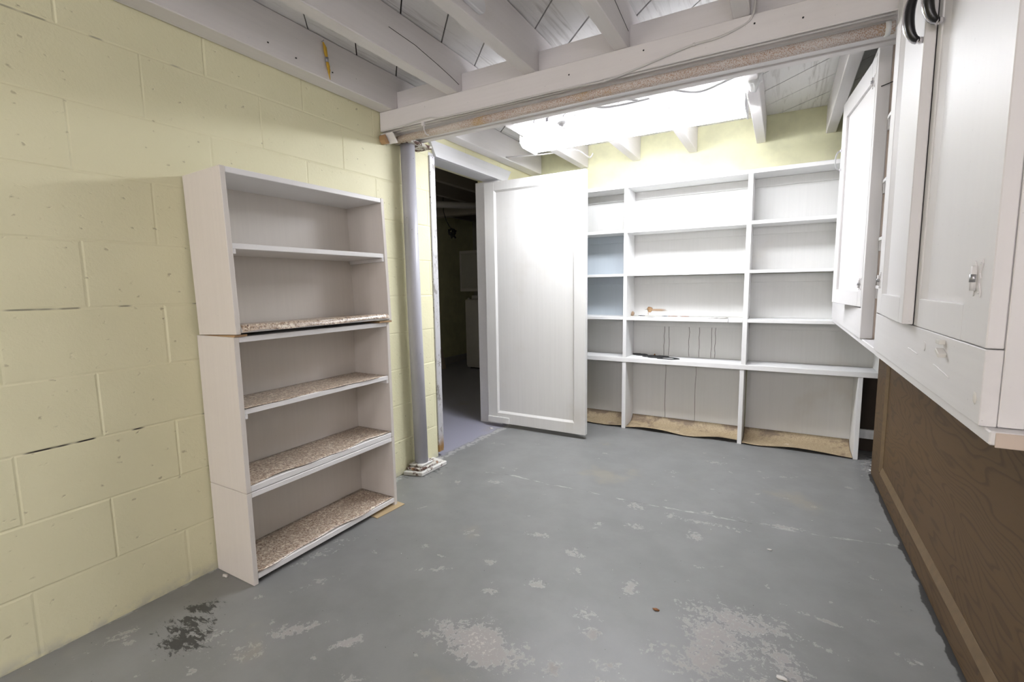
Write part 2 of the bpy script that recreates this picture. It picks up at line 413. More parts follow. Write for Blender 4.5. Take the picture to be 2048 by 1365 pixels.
# ------------------------------------------------------------------ floor (with wear map)
def build_floor():
    bm = bmesh.new()
    nx, ny = 340, 560
    X0, X1, Y0, Y1 = -0.25, XR, YR, YB
    xs = [X0+(X1-X0)*i/nx for i in range(nx+1)]; ys = [Y0+(Y1-Y0)*j/ny for j in range(ny+1)]
    g = [[bm.verts.new((x, y, 0)) for y in ys] for x in xs]
    for i in range(nx):
        for j in range(ny): bm.faces.new((g[i][j], g[i+1][j], g[i+1][j+1], g[i][j+1]))
    me = bpy.data.meshes.new('floor'); bm.to_mesh(me); bm.free()
    # (x, y, rx, ry, rot, strength)
    P = [(1.76, 1.545, .16, .07, 0.1, .75), (1.71, 1.44, .10, .10, .6, .8), (1.80, 1.38, .06, .12, .3, .5), (1.69, 1.33, .07, .08, 0, .75),
         (1.89, 1.42, .05, .12, .5, .7), (1.62, 1.30, .10, .05, 0, .6), (1.10, 1.08, .11, .08, -.4, .95), (1.0, 1.075, .09, .04, -.2, .7), (1.20, 1.07, .08, .06, 0, .7),
         (0.74, .885, .05, .02, .9, .8), (.56, .85, .09, .03, .8, .75), (.86, .80, .05, .02, .4, .6), (.27, 1.19, .04, .2, -.2, .45), (.42, 1.05, .03, .1, -.5, .45),
         (.98, 1.72, .05, .02, .2, .75), (1.16, 1.66, .05, .03, -.2, .7), (1.22, 1.56, .03, .03, .3, .5), (.9, 1.45, .03, .02, 0, .75), (1.33, 1.35, .05, .03, 0, .6),
         (1.0, 1.30, .03, .02, 0, .6), (.75, 1.32, .07, .02, .6, .6), (1.12, 1.41, .04, .03, .3, .7), (1.42, 1.55, .03, .05, .2, .7), (1.38, 1.28, .04, .03, 0, .6),
         (1.27, 2.18, .07, .04, -.2, .6), (1.33, 1.98, .05, .03, .1, .65), (1.44, 2.16, .03, .03, .1, .7), (1.6, 2.16, .14, .02, .1, .65), (1.56, 2.02, .03, .05, .7, .7),
         (1.9, 2.28, .11, .018, .12, .7), (1.72, 2.28, .05, .02, 0, .5), (.52, 2.11, .05, .03, 0, .6), (.52, 2.3, .03, .02, 0, .55), (.34, 2.01, .03, .03, 0, .6),
         (1.17, 1.93, .03, .03, 0, .6), (.95, 1.03, .06, .04, 0, .5), (1.55, 2.95, .07, .03, .2, .55), (1.9, 2.9, .08, .02, .4, .5), (1.1, 2.95, .05, .02, 0, .5),
         (.9, 2.8, .04, .015, 0, .5), (1.35, 2.7, .06, .03, .5, .45), (2.12, 1.75, .04, .02, .2, .55), (2.2, 1.6, .05, .02, 0, .5), (1.98, 1.68, .1, .012, -.25, .65),
         (.6, 1.42, .03, .02, .2, .6), (.7, 1.60, .02, .03, 0, .6), (1.96, 1.55, .12, .012, -.3, .6), (1.5, 1.1, .06, .05, 0, .55), (1.45, 1.18, .06, .03, .2, .5),
         (.35, .70, .10, .08, .4, .42), (.5, .72, .09, .05, .5, .5), (.10, .55, .03, .09, -.1, .55), (1.32, 1.10, .03, .03, 0, .8), (2.36, 3.25, .08, .25, 0, .8)]
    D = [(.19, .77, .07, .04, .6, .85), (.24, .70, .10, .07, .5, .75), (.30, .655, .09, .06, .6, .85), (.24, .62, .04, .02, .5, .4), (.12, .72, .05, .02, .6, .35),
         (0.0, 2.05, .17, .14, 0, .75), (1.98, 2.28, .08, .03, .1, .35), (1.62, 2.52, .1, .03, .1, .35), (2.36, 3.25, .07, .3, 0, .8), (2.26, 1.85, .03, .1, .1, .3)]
    C = [(.40, 2.20), (.574, 2.228), (.80, 2.211), (.938, 2.226), (1.1, 2.214), (1.30, 2.22), (1.547, 2.24), (1.755, 2.245), (2.03, 2.27), (2.29, 2.32)]
    import numpy as np
    co = np.empty(len(me.vertices)*3); me.vertices.foreach_get('co', co); co = co.reshape(-1, 3); x, y = co[:, 0], co[:, 1]
    def field(L, base):
        f = np.full(len(x), base)
        for cx, cy, rx, ry, ro, st in L:
            c, s = math.cos(ro), math.sin(ro)
            u = ((x-cx)*c + (y-cy)*s)/rx; v = (-(x-cx)*s + (y-cy)*c)/ry
            f = np.maximum(f, st*np.exp(-(u*u+v*v)*0.7))
        return f
    rq = random.Random(21)
    for _ in range(110):
        P.append((rq.uniform(.1, 2.25), rq.uniform(.3, 3.2), rq.uniform(.006, .03), rq.uniform(.004, .014), rq.uniform(-1, 1.2), rq.uniform(.45, .85)))
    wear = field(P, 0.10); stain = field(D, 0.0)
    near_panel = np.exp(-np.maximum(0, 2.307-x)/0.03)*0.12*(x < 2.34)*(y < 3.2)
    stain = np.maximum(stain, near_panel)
    d = np.full(len(x), 9.0)
    for (ax, ay), (bx, by) in zip(C, C[1:]):
        t = np.clip(((x-ax)*(bx-ax)+(y-ay)*(by-ay))/((bx-ax)**2+(by-ay)**2), 0, 1)
        dd = np.hypot(x-(ax+t*(bx-ax)), y-(ay+t*(by-ay))); d = np.minimum(d, dd)
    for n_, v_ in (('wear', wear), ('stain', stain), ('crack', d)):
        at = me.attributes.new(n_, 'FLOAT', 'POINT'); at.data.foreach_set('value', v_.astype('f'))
    me.materials.append(M_FLOOR)
    o = bpy.data.objects.new('floor', me); COL.objects.link(o); struct(o)
    # slab of the next room and the concrete below
    b = MB().box(-3.2, 1.0, -0.05, -0.25, 6.4, 0, 0)
    me2 = obj0('floor', b, M_FLOOR); struct(me2)
    at = me2.data.attributes.new('crack', 'FLOAT', 'POINT'); at.data.foreach_set('value', [9.0]*len(me2.data.vertices))
build_floor()

# ------------------------------------------------------------------ walls
def block_face(mb, y0, y1, z0, z1, hole=None, off=0.0):
    """face of a concrete block wall at x = 0 with tooled joints 5 mm deep"""
    H, W, J = 0.2032, 0.4064, 0.0045
    k = 0
    z = 0.0
    while z < z1:
        off_ = 0.012 if k % 2 == 0 else 0.215
        n0 = int(math.floor((y0-off_)/W))
        for n in range(n0, int((y1-off_)/W)+1):
            a, b = max(off_+n*W, y0), min(off_+(n+1)*W, y1)
            c, d = max(z, z0), min(z+H, z1)
            if b-a < 0.02 or d-c < 0.02: continue
            rects = [(a, b, c, d)]
            if hole:
                hy0, hy1, hz = hole; out = []
                for (p, q, r, s_) in rects:
                    if q <= hy0 or p >= hy1 or r >= hz: out.append((p, q, r, s_)); continue
                    if p < hy0: out.append((p, hy0, r, s_))
                    if q > hy1: out.append((hy1, q, r, s_))
                    if s_ > hz: out.append((max(p, hy0), min(q, hy1), hz, s_))
                rects = out
            for (p, q, r, s_) in rects:
                if q-p < 0.02 or s_-r < 0.02: continue
                jj = 0.006*random.uniform(0.7, 1.3); dp = 0.0024*random.uniform(0.35, 1.0)
                A = [(-0.005, p, r), (-0.005, q, r), (-0.005, q, s_), (-0.005, p, s_)]
                B = [(-0.005+dp, p+jj, r+jj), (-0.005+dp, q-jj, r+jj), (-0.005+dp, q-jj, s_-jj), (-0.005+dp, p+jj, s_-jj)]
                i2 = [(-0.005+dp*0.25, yy, zz) for (_, yy, zz) in [(0, p+jj*.35, r+jj*.35), (0, q-jj*.35, r+jj*.35), (0, q-jj*.35, s_-jj*.35), (0, p+jj*.35, s_-jj*.35)]]
                va = [mb.bm.verts.new(t) for t in A]; vi = [mb.bm.verts.new(t) for t in i2]; vb = [mb.bm.verts.new(t) for t in B]
                for L1, L2 in ((va, vi), (vi, vb)):
                    for i in range(4): mb.bm.faces.new((L1[i], L1[(i+1) % 4], L2[(i+1) % 4], L2[i]))
                mb.bm.faces.new(vb)
        z += H; k += 1
wl = MB(); block_face(wl, YR, YB, 0, ZC, (DY0-0.05, DY1+0.03, DZ+0.02))
for (a, b, c, d) in ((YR, DY0-0.05, 0, ZC), (DY1+0.03, YB, 0, ZC), (DY0-0.05, DY1+0.03, DZ+0.02, ZC)):
    wl.box(-0.20, a, c, -0.0052, b, d, 0)
struct(obj0('wall_left', wl, M_BLOCK))
struct(obj0('wall_back', MB().box(-0.2, YB, 0, XR+0.1, YB+0.15, ZC+0.1, 0), M_YWALL))
struct(obj0('wall_right', MB().box(XR, YR, 0, XR+0.12, YB, ZC+0.1, 0), M_WWALL))
struct(obj0('wall_rear', MB().box(-0.2, YR-0.12, 0, XR+0.12, YR, ZC+0.1, 0), M_WWALL))

# doorway trims
struct(obj0('trim_1', MB().box(-0.10, DY0-0.052, 0.03, 0.006, DY0-0.004, DZ, 0.002), M_STRIP))
hd = MB().prism([(DY0-0.055, 1.925), (DY1+0.17, 1.925), (DY1+0.10, DZ+0.001), (DY0+0.0, DZ+0.001)], 'x', -0.0045, 0.014, 0.001)
struct(obj0('trim_2', hd, M_HEADER))
struct(obj0('trim_3', MB().box(-0.125, DY0-0.05, DZ, -0.0048, DY1+0.03, DZ+0.020, 0.001), M_HEADER))
struct(obj0('trim_4', MB().box(-0.20, DY1-0.002, 0, 0.0, DY1+0.03, DZ, 0.001), M_HEADER))

# open door leaf, parallel to the back wall
LX0, LX1, LY, LZ0, LZ1 = -0.088, 0.700, 3.00, 0.030, 1.812
dr = thing('door_1', (LX0, LY+0.02, LZ0), 'x', 'x'); del dr['label']; del dr['category']; struct(dr)
st = 0.083
for xa, xb in ((LX0, LX0+st), (LX1-st, LX1)): obj('stile', MB().box(xa, LY, LZ0, xb, LY+0.036, LZ1), M_DOOR, dr)
for za, zb in ((LZ0, LZ0+0.078), (LZ1-0.062, LZ1)): obj('rail', MB().box(LX0+st, LY, za, LX1-st, LY+0.036, zb), M_DOOR, dr)
obj('panel', MB().box(LX0+st-.005, LY+0.012, LZ0+0.07, LX1-st+.005, LY+0.024, LZ1-0.055, 0), M_DOOR, dr)
mo = MB(); a0, a1, b0, b1 = LX0+st, LX1-st, LZ0+0.078, LZ1-0.062
for (p, q, ax) in (((LY, a0), None, 'z'),):
    mo.prism([(a0, LY+.001), (a0+.012, LY+.012), (a0, LY+.012)], 'z', b0, b1, 0)
    mo.prism([(a1, LY+.001), (a1-.012, LY+.012), (a1, LY+.012)], 'z', b0, b1, 0)
    mo.prism([(LY+.001, b0), (LY+.012, b0+.014), (LY+.012, b0)], 'x', a0, a1, 0)
    mo.prism([(LY+.001, b1), (LY+.012, b1-.012), (LY+.012, b1)], 'x', a0, a1, 0)
obj('moulding', mo, M_DOOR, dr)
obj('patch_block', MB().box(LX0+.002, LY-0.012, LZ0+.002, LX0+0.185, LY-.0005, LZ0+0.048, .002), M_DOOR, dr)

# ------------------------------------------------------------------ ceiling planks (45 degrees)
def clip(poly, a, b, c):   # keep a*x+b*y<=c
    out = []
    for i in range(len(poly)):
        p, q = poly[i], poly[(i+1) % len(poly)]
        dp, dq = a*p[0]+b*p[1]-c, a*q[0]+b*q[1]-c
        if dp <= 0: out.append(p)
        if dp*dq < 0:
            t = dp/(dp-dq); out.append((p[0]+t*(q[0]-p[0]), p[1]+t*(q[1]-p[1])))
    return out
cm = MB(); c0 = 2.274; pitch = 0.2585
for k in range(-20, 18):
    a, b = c0+k*pitch+random.uniform(.002, .004), c0+(k+1)*pitch-random.uniform(.003, .006)
    pl = [(-0.0, YR), (XR, YR), (XR, YB), (-0.0, YB)]
    pl = clip(pl, 1, 1, b); pl = clip(pl, -1, -1, -a) if pl else pl
    if len(pl) > 2: cm.prism(pl, 'z', ZC+random.uniform(0, .002), ZC+0.02, 0.0008)
struct(obj0('ceiling', cm, M_PLANK))
struct(obj0('ceiling', MB().box(-0.2, YR, ZC+0.021, XR, YB, ZC+0.05, 0), M_DARK))

# ------------------------------------------------------------------ joists, notched over the girder
GY0, GY1, GZ0, GZ1 = 1.925, 2.125, 1.852, 2.052
JZ = 1.958
jl = [(0.002, 0.092, 'whitewashed ceiling joist running tight along the yellow block wall'),
      (0.434, 0.494, 'whitewashed ceiling joist with a long dark split, next in from the wall joist'),
      (0.838, 0.896, 'whitewashed ceiling joist carrying the round-ended batten'),
      (1.234, 1.287, 'whitewashed ceiling joist above the middle of the lit tube fixture'),
      (1.652, 1.705, 'whitewashed ceiling joist at the right end of the tube fixture, plaster lump stuck on it'),
      (2.030, 2.083, 'whitewashed ceiling joist just left of the far wall cabinet')]
JO = []
for i, (x0, x1, lab) in enumerate(jl):
    n = random.uniform(-.004, .004)
    pts = [(YR, JZ), (GY0-0.004, JZ), (GY0-0.004, GZ1+.003), (GY1+.001, GZ1+.003), (GY1+.001, JZ+.004), (YB-.005, JZ+.006), (YB-.005, ZC-.001), (YR, ZC-.001)]
    o = obj('ceiling_joist', MB().prism(pts, 'x', x0, x1, 0.003), M_JOIST)
    tag(o, lab, 'joist', 'ceiling joists'); JO.append(o)
def split(o, name, pts, r, mat=M_BLACKRUB, rad=None):
    return obj(name, MB().tube(pts, r, 5, radii=rad), mat, o)
split(JO[1], 'split', [(0.4945, 1.45, 2.05), (0.4945, 1.60, 2.045), (0.4945, 1.74, 2.025), (0.4945, 1.83, 2.01), (0.4945, 1.90, 1.995)], 0.0012)
split(JO[3], 'split', [(1.2875, 1.66, 2.06), (1.2875, 1.78, 2.04), (1.2875, 1.9, 2.02)], 0.001)
for (yy, zz) in ((1.02, 2.06), (.93, 2.05), (1.22, 2.00), (1.34, 1.99), (1.52, 2.00)):
    obj('nail_head', MB().box(0.091, yy-.003, zz-.002, 0.0945, yy+.003, zz+.002, 0), M_BLACKRUB, JO[0])

# main beam: ledger in front, plies behind
bt = thing('main_beam', (1.25, 2.0, GZ0), 'built-up whitewashed main beam spanning the room beneath the joists', 'beam')
obj('ledger_board', MB().box(0.002, 1.885, 1.862, XR-.002, 1.923, JZ-.001, .003), M_BEAM, bt)
for a, b, zb in ((1.924, 1.972, 1.856), (1.973, 2.04, 1.848), (2.041, 2.085, 1.858), (2.086, 2.124, 1.852)):
    obj('ply', MB().box(0.002, a, zb, XR-.002, b, GZ1 - (0 if a < 1.95 else random.uniform(0, .004)), .002), M_BEAM, bt)
for (xx, zz) in ((.3, 1.93), (.55, 1.90), (.62, 1.94), (1.05, 1.91), (1.35, 1.93), (1.72, 1.925), (1.86, 1.905), (1.96, 1.94)):
    obj('nail_head', MB().lump((xx, 1.8845, zz), .0035, 1, 1, (1, .4, 1), 0), M_BLACKRUB if xx > 1 else M_BEAM, bt)

# rust-speckled horizontal pipe under the beam
PYL, PYR = 1.950, 1.932
hp = thing('steel_pipe', (1.05, 1.925, 1.82), 'rust-speckled painted steel pipe slung horizontally under the main beam', 'pipe')
obj('pipe', MB().tube([(0.050, PYL, 1.830), (.6, 1.5*PYL*0+(PYL+PYR)/2, 1.831), (1.2, PYR, 1.832), (2.105, PYR, 1.832)], 0.0178, 18), M_RUST, hp)
obj('conduit', MB().tube([(0.03, 1.896, 1.857), (2.10, 1.896, 1.857)], 0.0035, 8), M_CABLE, hp)
obj('strap', MB().box(.272, 1.884, 1.846, .292, 1.900, 1.868, .003).tube([(.282, 1.897, 1.855), (.282, 1.897, 1.828), (.282, 1.910, 1.812), (.282, 1.93, 1.813)], .003, 6), M_BEAM, hp)
obj('coupling', MB().tube([(2.080, PYR, 1.832), (2.094, PYR, 1.832)], 0.021, 14), M_PLASTER, hp)

# vertical post
vp = thing('support_post', (0.055, 2.045, 0), 'lavender-grey steel support post against the yellow wall beside the doorway', 'post')
obj('post', MB().tube([(0.052, 2.05, 0.055), (0.050, 2.04, .9), (0.050, 2.035, 1.826)], 0.0385, 28), M_LAV, vp)
rz = Matrix.Rotation(math.radians(3), 3, 'Z')
M_SLAB = painted('chipped white slab', (0.70, 0.69, 0.66), 'y', 0.20, (0.12, 0.06, 0.04), 0.7, 0.5)
obj('base_slab', MB().prism([(.007, 1.94), (.118, 1.972), (.128, 2.19), (.010, 2.205)], 'z', 0.0, .024, .004), M_SLAB, vp)
obj('base_plate', MB().prism([(.010, 1.962), (.104, 1.985), (.110, 2.135), (.012, 2.15)], 'z', .0243, .040, .004), M_RPLATE, vp)
obj('collar_plate', MB().prism([(.010, 1.985), (.094, 2.0), (.096, 2.10), (.012, 2.11)], 'z', .0403, .054, .004), M_SLAB, vp)
obj('top_plate', MB().box(0.001, 1.99, 1.826, 0.11, 2.17, 1.842, .002), M_RPLATE, vp)
rp = Matrix.Rotation(math.radians(38), 3, 'Y')
obj('saddle_bracket', MB().prism([(1.884, 1.850), (1.890, 1.852), (1.925, 1.808), (1.919, 1.804)], 'x', 0.004, 0.085, .001), M_BEAM, vp)
obj('torn_shim', MB().prism([(1.872, 1.838), (1.884, 1.846), (1.912, 1.806), (1.890, 1.800), (1.876, 1.815)], 'x', 0.002, 0.040, .002), M_BAREWOOD, vp)

# ------------------------------------------------------------------ cables on the beam
def cable(name, pts, r, mat, label, cat='cable', group=None, smooth=5):
    # Catmull-Rom through the points
    P = [Vector(p) for p in pts]; P = [P[0]]+P+[P[-1]]; out = []
    for i in range(1, len(P)-2):
        for k in range(smooth):
            t = k/smooth; a, b, c, d = P[i-1], P[i], P[i+1], P[i+2]
            out.append(0.5*((2*b)+(-a+c)*t+(2*a-5*b+4*c-d)*t*t+(-a+3*b-3*c+d)*t*t*t))
    out.append(P[-2])
    o = obj(name, MB().tube(out, r, 8), mat); tag(o, label, cat, group); return o
bc = cable('cable', [(1.735, 1.6, 2.06), (1.725, 1.80, 2.00), (1.712, 1.880, 1.945), (1.66, 1.880, 1.918), (1.60, 1.880, 1.906), (1.53, 1.880, 1.904), (1.46, 1.880, 1.893), (1.32, 1.880, 1.868), (1.20, 1.882, 1.853), (1.0, 1.8815, 1.858), (.75, 1.8815, 1.858), (.42, 1.8815, 1.860), (.33, 1.8815, 1.872), (.24, 1.8815, 1.870), (.12, 1.8815, 1.863), (.01, 1.8815, 1.862)], 0.0035, M_CABLE,
      'thin white cable swooping down the face of the main beam')
for q in ((1.53, 1.878, 1.904), (1.20, 1.88, 1.853)):
    obj('staple', MB().lump(q, .006, 2, 2, (1, .7, 1)), M_CABLE, bc)

# ------------------------------------------------------------------ fluorescent fixtures
def fixture(x0, x1, y0, y1, ztop, tube, label):
    """shallow enamelled channel, sloped end plates, two tubes"""
    t = thing('fluorescent_fixture', ((x0+x1)/2, (y0+y1)/2, ztop-0.06), label, 'ceiling light')
    ym = (y0+y1)/2
    obj('housing', MB().box(x0+.003, ym-.084, ztop-.012, x1-.003, ym+.084, ztop, .001), M_FIXT, t)
    for xa, xb in ((x0-.001, x0+.003), (x1-.003, x1+.001)):
        obj('end_plate', MB().prism([(y0, ztop), (y1, ztop), (y1+.008, ztop-.052), (y1-.012, ztop-.064), (y0+.035, ztop-.062), (y0, ztop-.040)], 'x', xa, xb, .0005), M_FIXT, t)
        for yy in (ym-.05, ym+.05):
            obj('lamp_holder', MB().box(xa-.003, yy-.012, ztop-.05, xb+.003, yy+.012, ztop-.016, .002), M_FIXT, t)
    obj('lens', MB().prism([(y0+.008, ztop-.016), (ym, ztop-.0125), (y1-.008, ztop-.016), (y1-.002, ztop-.046), (y1-.03, ztop-.056), (y0+.034, ztop-.056), (y0+.003, ztop-.036)], 'x', x0+.0035, x1-.0035, .003), tube, t)
    return t
fixture(0.430, 1.648, 2.600, 2.825, 1.957, M_TUBE, 'lit fluorescent fixture under the joists beyond the main beam')
def globe(x, y, z, r, mat, label, zt=2.129):  # unseen globes added as fill light for both rooms
    gl = thing('fill_lamp', (x, y, z), label, 'lamp')
    obj('globe', MB().lump((x, y, z), r, 0, 4, (1, 1, 1), 0), mat, gl)
    obj('stem', MB().tube([(x, y, z+r-.01), (x, y, zt)], .008, 10), M_STEEL, gl)
globe(0.75, -2.2, 1.70, .14, M_FILL, 'lit fill globe added unseen behind the viewpoint, on the side of the yellow wall')
globe(1.85, -2.2, 1.70, .14, M_FILL, 'lit fill globe added unseen behind the viewpoint, on the side of the panelling')
globe(-1.0, 1.7, 1.75, .10, M_FILL2, 'dim fill globe added in the next room, out of sight beside the doorway', 2.139)

# cables, straps and lumps above the fixture
cable('cable', [(1.29, 2.50, 2.03), (1.36, 2.50, 1.99), (1.45, 2.56, 1.985), (1.56, 2.54, 2.0), (1.65, 2.51, 2.015)], .006, M_GREY, 'grey cable looping between joists above the right half of the fixture')
cable('cable', [(.897, 2.47, 2.01), (.98, 2.50, 1.985), (1.08, 2.53, 1.988), (1.22, 2.54, 1.995)], .0065, M_GREY, 'grey cable stub poking straight out above the middle of the fixture')
cable('cable', [(.897, 2.36, 2.0), (1.02, 2.38, 1.985), (1.11, 2.42, 1.975), (1.18, 2.45, 1.965)], .005, M_GREY, 'grey cable stub drooping onto the fixture top')
cable('cable', [(.494, 2.36, 1.985), (.56, 2.36, 1.975), (.57, 2.42, 1.972), (.585, 2.56, 1.972)], .004, M_CABLE, 'white cable entering the left part of the fixture')
cable('cable', [(.092, 3.02, 1.975), (.20, 3.03, 1.968), (.33, 3.06, 1.966), (.45, 3.10, 1.972)], .005, M_CABLE, 'white cable crossing below the joists at the left end of the fixture')
cable('cable', [(.50, 2.85, 1.962), (.56, 3.0, 1.952), (.60, 3.12, 1.968), (.62, 3.28, 1.955), (.63, 3.32, 1.99)], .0045, M_CABLE, 'white cable looping over a joist behind the fixture')
def ring(c, r, tilt, mat, label):
    p = []
    for k in range(15):
        a = math.radians(-20+220*k/14)
        p.append((c[0]+r*math.cos(a), c[1]+r*math.sin(a)*math.sin(tilt), c[2]+r*math.sin(a)*math.cos(tilt)))
    t = thing('pipe_hanger', (c[0], c[1], c[2]-r), label, 'hanger', 'pipe hanger straps')
    obj('strap', MB().tube(p, .0035, 6), mat, t)
    obj('clamp', MB().box(p[0][0]-.008, p[0][1]-.008, p[0][2]-.012, p[0][0]+.008, p[0][1]+.008, p[0][2]+.010, .002), M_STEEL, t)
    return t
ring((.800, 2.50, 1.985), .040, .9, M_STEEL, 'small bent metal strap hanger above the fixture, touching the joist')
ring((.625, 2.50, 1.988), .045, .7, M_STEEL, 'wide bent metal strap hanger above the left part of the fixture')
tag(obj('knuckle', MB().lump((.715, 2.585, 1.972), .022, 3, 3, (1.3, .9, .8), .1), M_GREY), 'grey round electrical knuckle on top of the fixture between the strap hangers', 'fitting')
tag(obj('plaster_lump', MB().lump((1.688, 2.52, 1.985), .04, 5, 3, (.75, 1.2, 1.1), .35), M_PLASTER), 'rough white plaster lump on the joist at the right end of the fixture', 'plaster lump')

# yellow string on wall joist, rounded batten
ys = thing('string_bundle', (.099, 1.49, 1.96), 'yellow string bundle wound with wire hanging on the wall joist', 'string')
obj('string', MB().tube([(.097, 1.475, 2.105), (.099, 1.482, 2.085), (.100, 1.484, 2.06), (.101, 1.487, 2.045)], .006, 7, radii=[.003, .007, .007, .005]).tube([(.101, 1.488, 2.03), (.101, 1.492, 2.012), (.10, 1.494, 1.99), (.099, 1.50, 1.962)], .004, 7, radii=[.006, .007, .004, .0015]).tube([(.101, 1.492, 2.015), (.103, 1.499, 2.0), (.101, 1.497, 1.985)], .002, 6), M_YELLOW, ys)
obj('wire_wrap', MB().tube([(.101, 1.487, 2.047), (.101, 1.488, 2.028)], .0072, 10), M_STEEL, ys)
obj('nail', MB().tube([(.091, 1.473, 2.108), (.105, 1.473, 2.110)], .002, 6), M_STEEL, ys)
bb = []
for k in range(9):
    a = math.radians(-90+180*k/8); bb.append((1.452+.028*math.cos(a), 2.012+.028*math.sin(a)))
bb = [(0.3, 1.984)] + bb + [(0.3, 2.040)]
tag(obj('batten', MB().prism(bb, 'x', .8962, .914, .003), M_HEADER), 'white round-ended batten fixed along the side of a joist', 'batten')

# ------------------------------------------------------------------ stacked shelf boxes by the left wall
BX0, BX1, BY0, BY1 = 0.003, 0.233, 0.918, 1.652
def liner(parent, x0, x1, y0, y1, z, mat=M_LINER, hang=0.0, wav=0.003, sd=0, side=0):
    rnd = random.Random(sd); ph = [rnd.uniform(0, 6) for _ in range(6)]
    def f(u, v):
        y = y0+(y1-y0)*v; xe = x1 + 0.006*math.sin(v*9+ph[0]) - 0.004*math.sin(v*21+ph[1]) if not hang else x1
        x = x0+(xe-x0)*min(1, u*1.25 if hang else u)
        zz = z + wav*(0.8+math.sin(y*14+ph[2])*0.6*u + math.sin(y*31+ph[3])*0.35)*(0.3+0.7*u)
        if hang and u > 0.8:
            k = (u-.8)/.2; x = x1 + 0.010*math.sin(k*1.57); zz -= hang*k*(1-0.25*v)*(1+.12*math.sin(v*18+ph[4]))
        return (x, y, zz)
    return obj('shelf_liner', MB().sheet(f, 10, 40, .0012), mat, parent)
def shelf_box(z0, z1, shelves, label, liners, rot=(0, 0, 0), feet=0.0, shift=0.0):
    t = thing('shelf_box', ((BX0), (BY0+BY1)/2, z0), label, 'shelf box', 'stacked white shelf boxes')
    w_ = 0.018
    for a, b in ((BY0, BY0+w_), (BY1-w_, BY1)):
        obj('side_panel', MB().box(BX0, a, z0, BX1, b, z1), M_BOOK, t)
    obj('top', MB().box(BX0, BY0+w_, z1-.020, BX1-.001, BY1-w_, z1-.0005), M_BOOKX, t)
    obj('bottom', MB().box(BX0, BY0+w_, z0+feet, BX1-.001, BY1-w_, z0+feet+.022), M_BOOKX, t)
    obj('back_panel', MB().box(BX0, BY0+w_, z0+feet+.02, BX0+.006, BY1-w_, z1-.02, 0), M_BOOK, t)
    for zs in shelves:
        obj('shelf', MB().box(BX0+.006, BY0+w_, zs-.019, BX1-.004, BY1-w_, zs), M_BOOKX, t)
        for a, b in ((BY0+w_, BY0+w_+.012), (BY1-w_-.012, BY1-w_)):
            obj('cleat', MB().box(BX0+.01, a, zs-.036, BX1-.004, b, zs-.019), M_BOOKX, t)
    for (zl, hang, sd) in liners:
        liner(t, BX0+.008, BX1-.004, BY0+w_+.002, BY1-w_-.002, zl+.001, hang=hang, sd=sd)
    t.rotation_euler = rot; t.location.x += shift
    return t
shelf_box(0.001, 0.346, [], 'lowest white shelf box of the stack, single compartment, resting on the grey floor', [(0.043, 0, 3)], feet=0.018)
shelf_box(0.348, 0.903, [0.648], 'middle white shelf box of the stack with two speckled-lined compartments', [(0.3715, 0, 5), (0.648, 0, 8)])
tb = shelf_box(0.905, 1.462, [1.212], 'top white shelf box of the stack, tipped back on shims, liner hanging over its edge', [(0.932, 0.024, 11)], rot=(0, math.radians(-1.9), 0), feet=.004, shift=.0165)
def wedge(y0, y1, label, xe):
    o = obj('wooden_shim', MB().prism([(0.05, .9035), (xe, .9035), (xe, .9035+(xe-.02)*.033), (0.05, .9040)], 'y', y0, y1, .0004), M_BAREWOOD)
    tag(o, label, 'shim', 'shims under the top shelf box')
wedge(BY0+.001, BY0+.045, 'brown wooden shim wedged under the near corner of the top shelf box', BX1+.004)
wedge(BY1-.075, BY1+.002, 'brown wooden shim wedged under the far corner of the top shelf box', BX1+.014)
tag(obj('hardboard_strip', MB().box(.15, 1.50, .0005, .262, 1.672, .004, .0005, Matrix.Rotation(math.radians(-4), 3, 'Z'), (.2, 1.6, 0)), M_TANBOARD), 'thin tan hardboard strip on the floor at the far end of the lowest shelf box', 'board')

# ------------------------------------------------------------------ built-in shelving on the back wall
FY, BKY = 3.38, 3.585
XL, XE = 0.004, 2.345
ws = thing('wall_shelving', (1.2, FY, 0), 'built-in white shelving covering the back wall in three bays of five rows', 'shelving')
def wsp(name, mb, mat): return obj(name, mb, mat, ws)
D1, D2, D3 = 0.855, 1.640, 2.262
for (x0, x1, z0, z1) in ((D1-.013, D1+.013, .532, 1.735), (D2-.014, D2+.014, .532, 1.735), (D1-.015, D1+.013, 0, .500), (D2-.019, D2+.007, 0, .500), (D3-.012, D3+.012, 0, .500)):
    wsp('divider', MB().box(x0, FY, z0, x1, BKY, z1), M_WHITE_V)
wsp('divider', MB().box(XL, FY, 0, XL+.02, BKY, 1.735), M_WHITE_V)
wsp('divider', MB().box(2.130, FY+.002, .822, 2.150, BKY, 1.735), M_WHITE_V)
wsp('end_board', MB().box(XE-.004, FY+.01, .532, XE+.014, BKY, .81), M_WHITE_V)
wsp('top_board', MB().box(XL, FY-.002, 1.735, 2.15, BKY+.01, 1.760), M_WHITE)
for zt, th in ((1.450, .022), (1.140, .019), (.828, .021)):
    for x0, x1 in ((XL+.02, D1-.013), (D1+.013, D2-.014), (D2+.014, 2.130 if zt > .9 else XE-.004)):
        sg = random.uniform(-.003, .003)
        wsp('shelf', MB().box(x0, FY-.001, zt-th+sg, x1, BKY, zt+sg), M_WHITE)
wsp('counter_shelf', MB().box(XL, FY-.004, .500, XE+.015, BKY+.008, .532), M_WHITE)
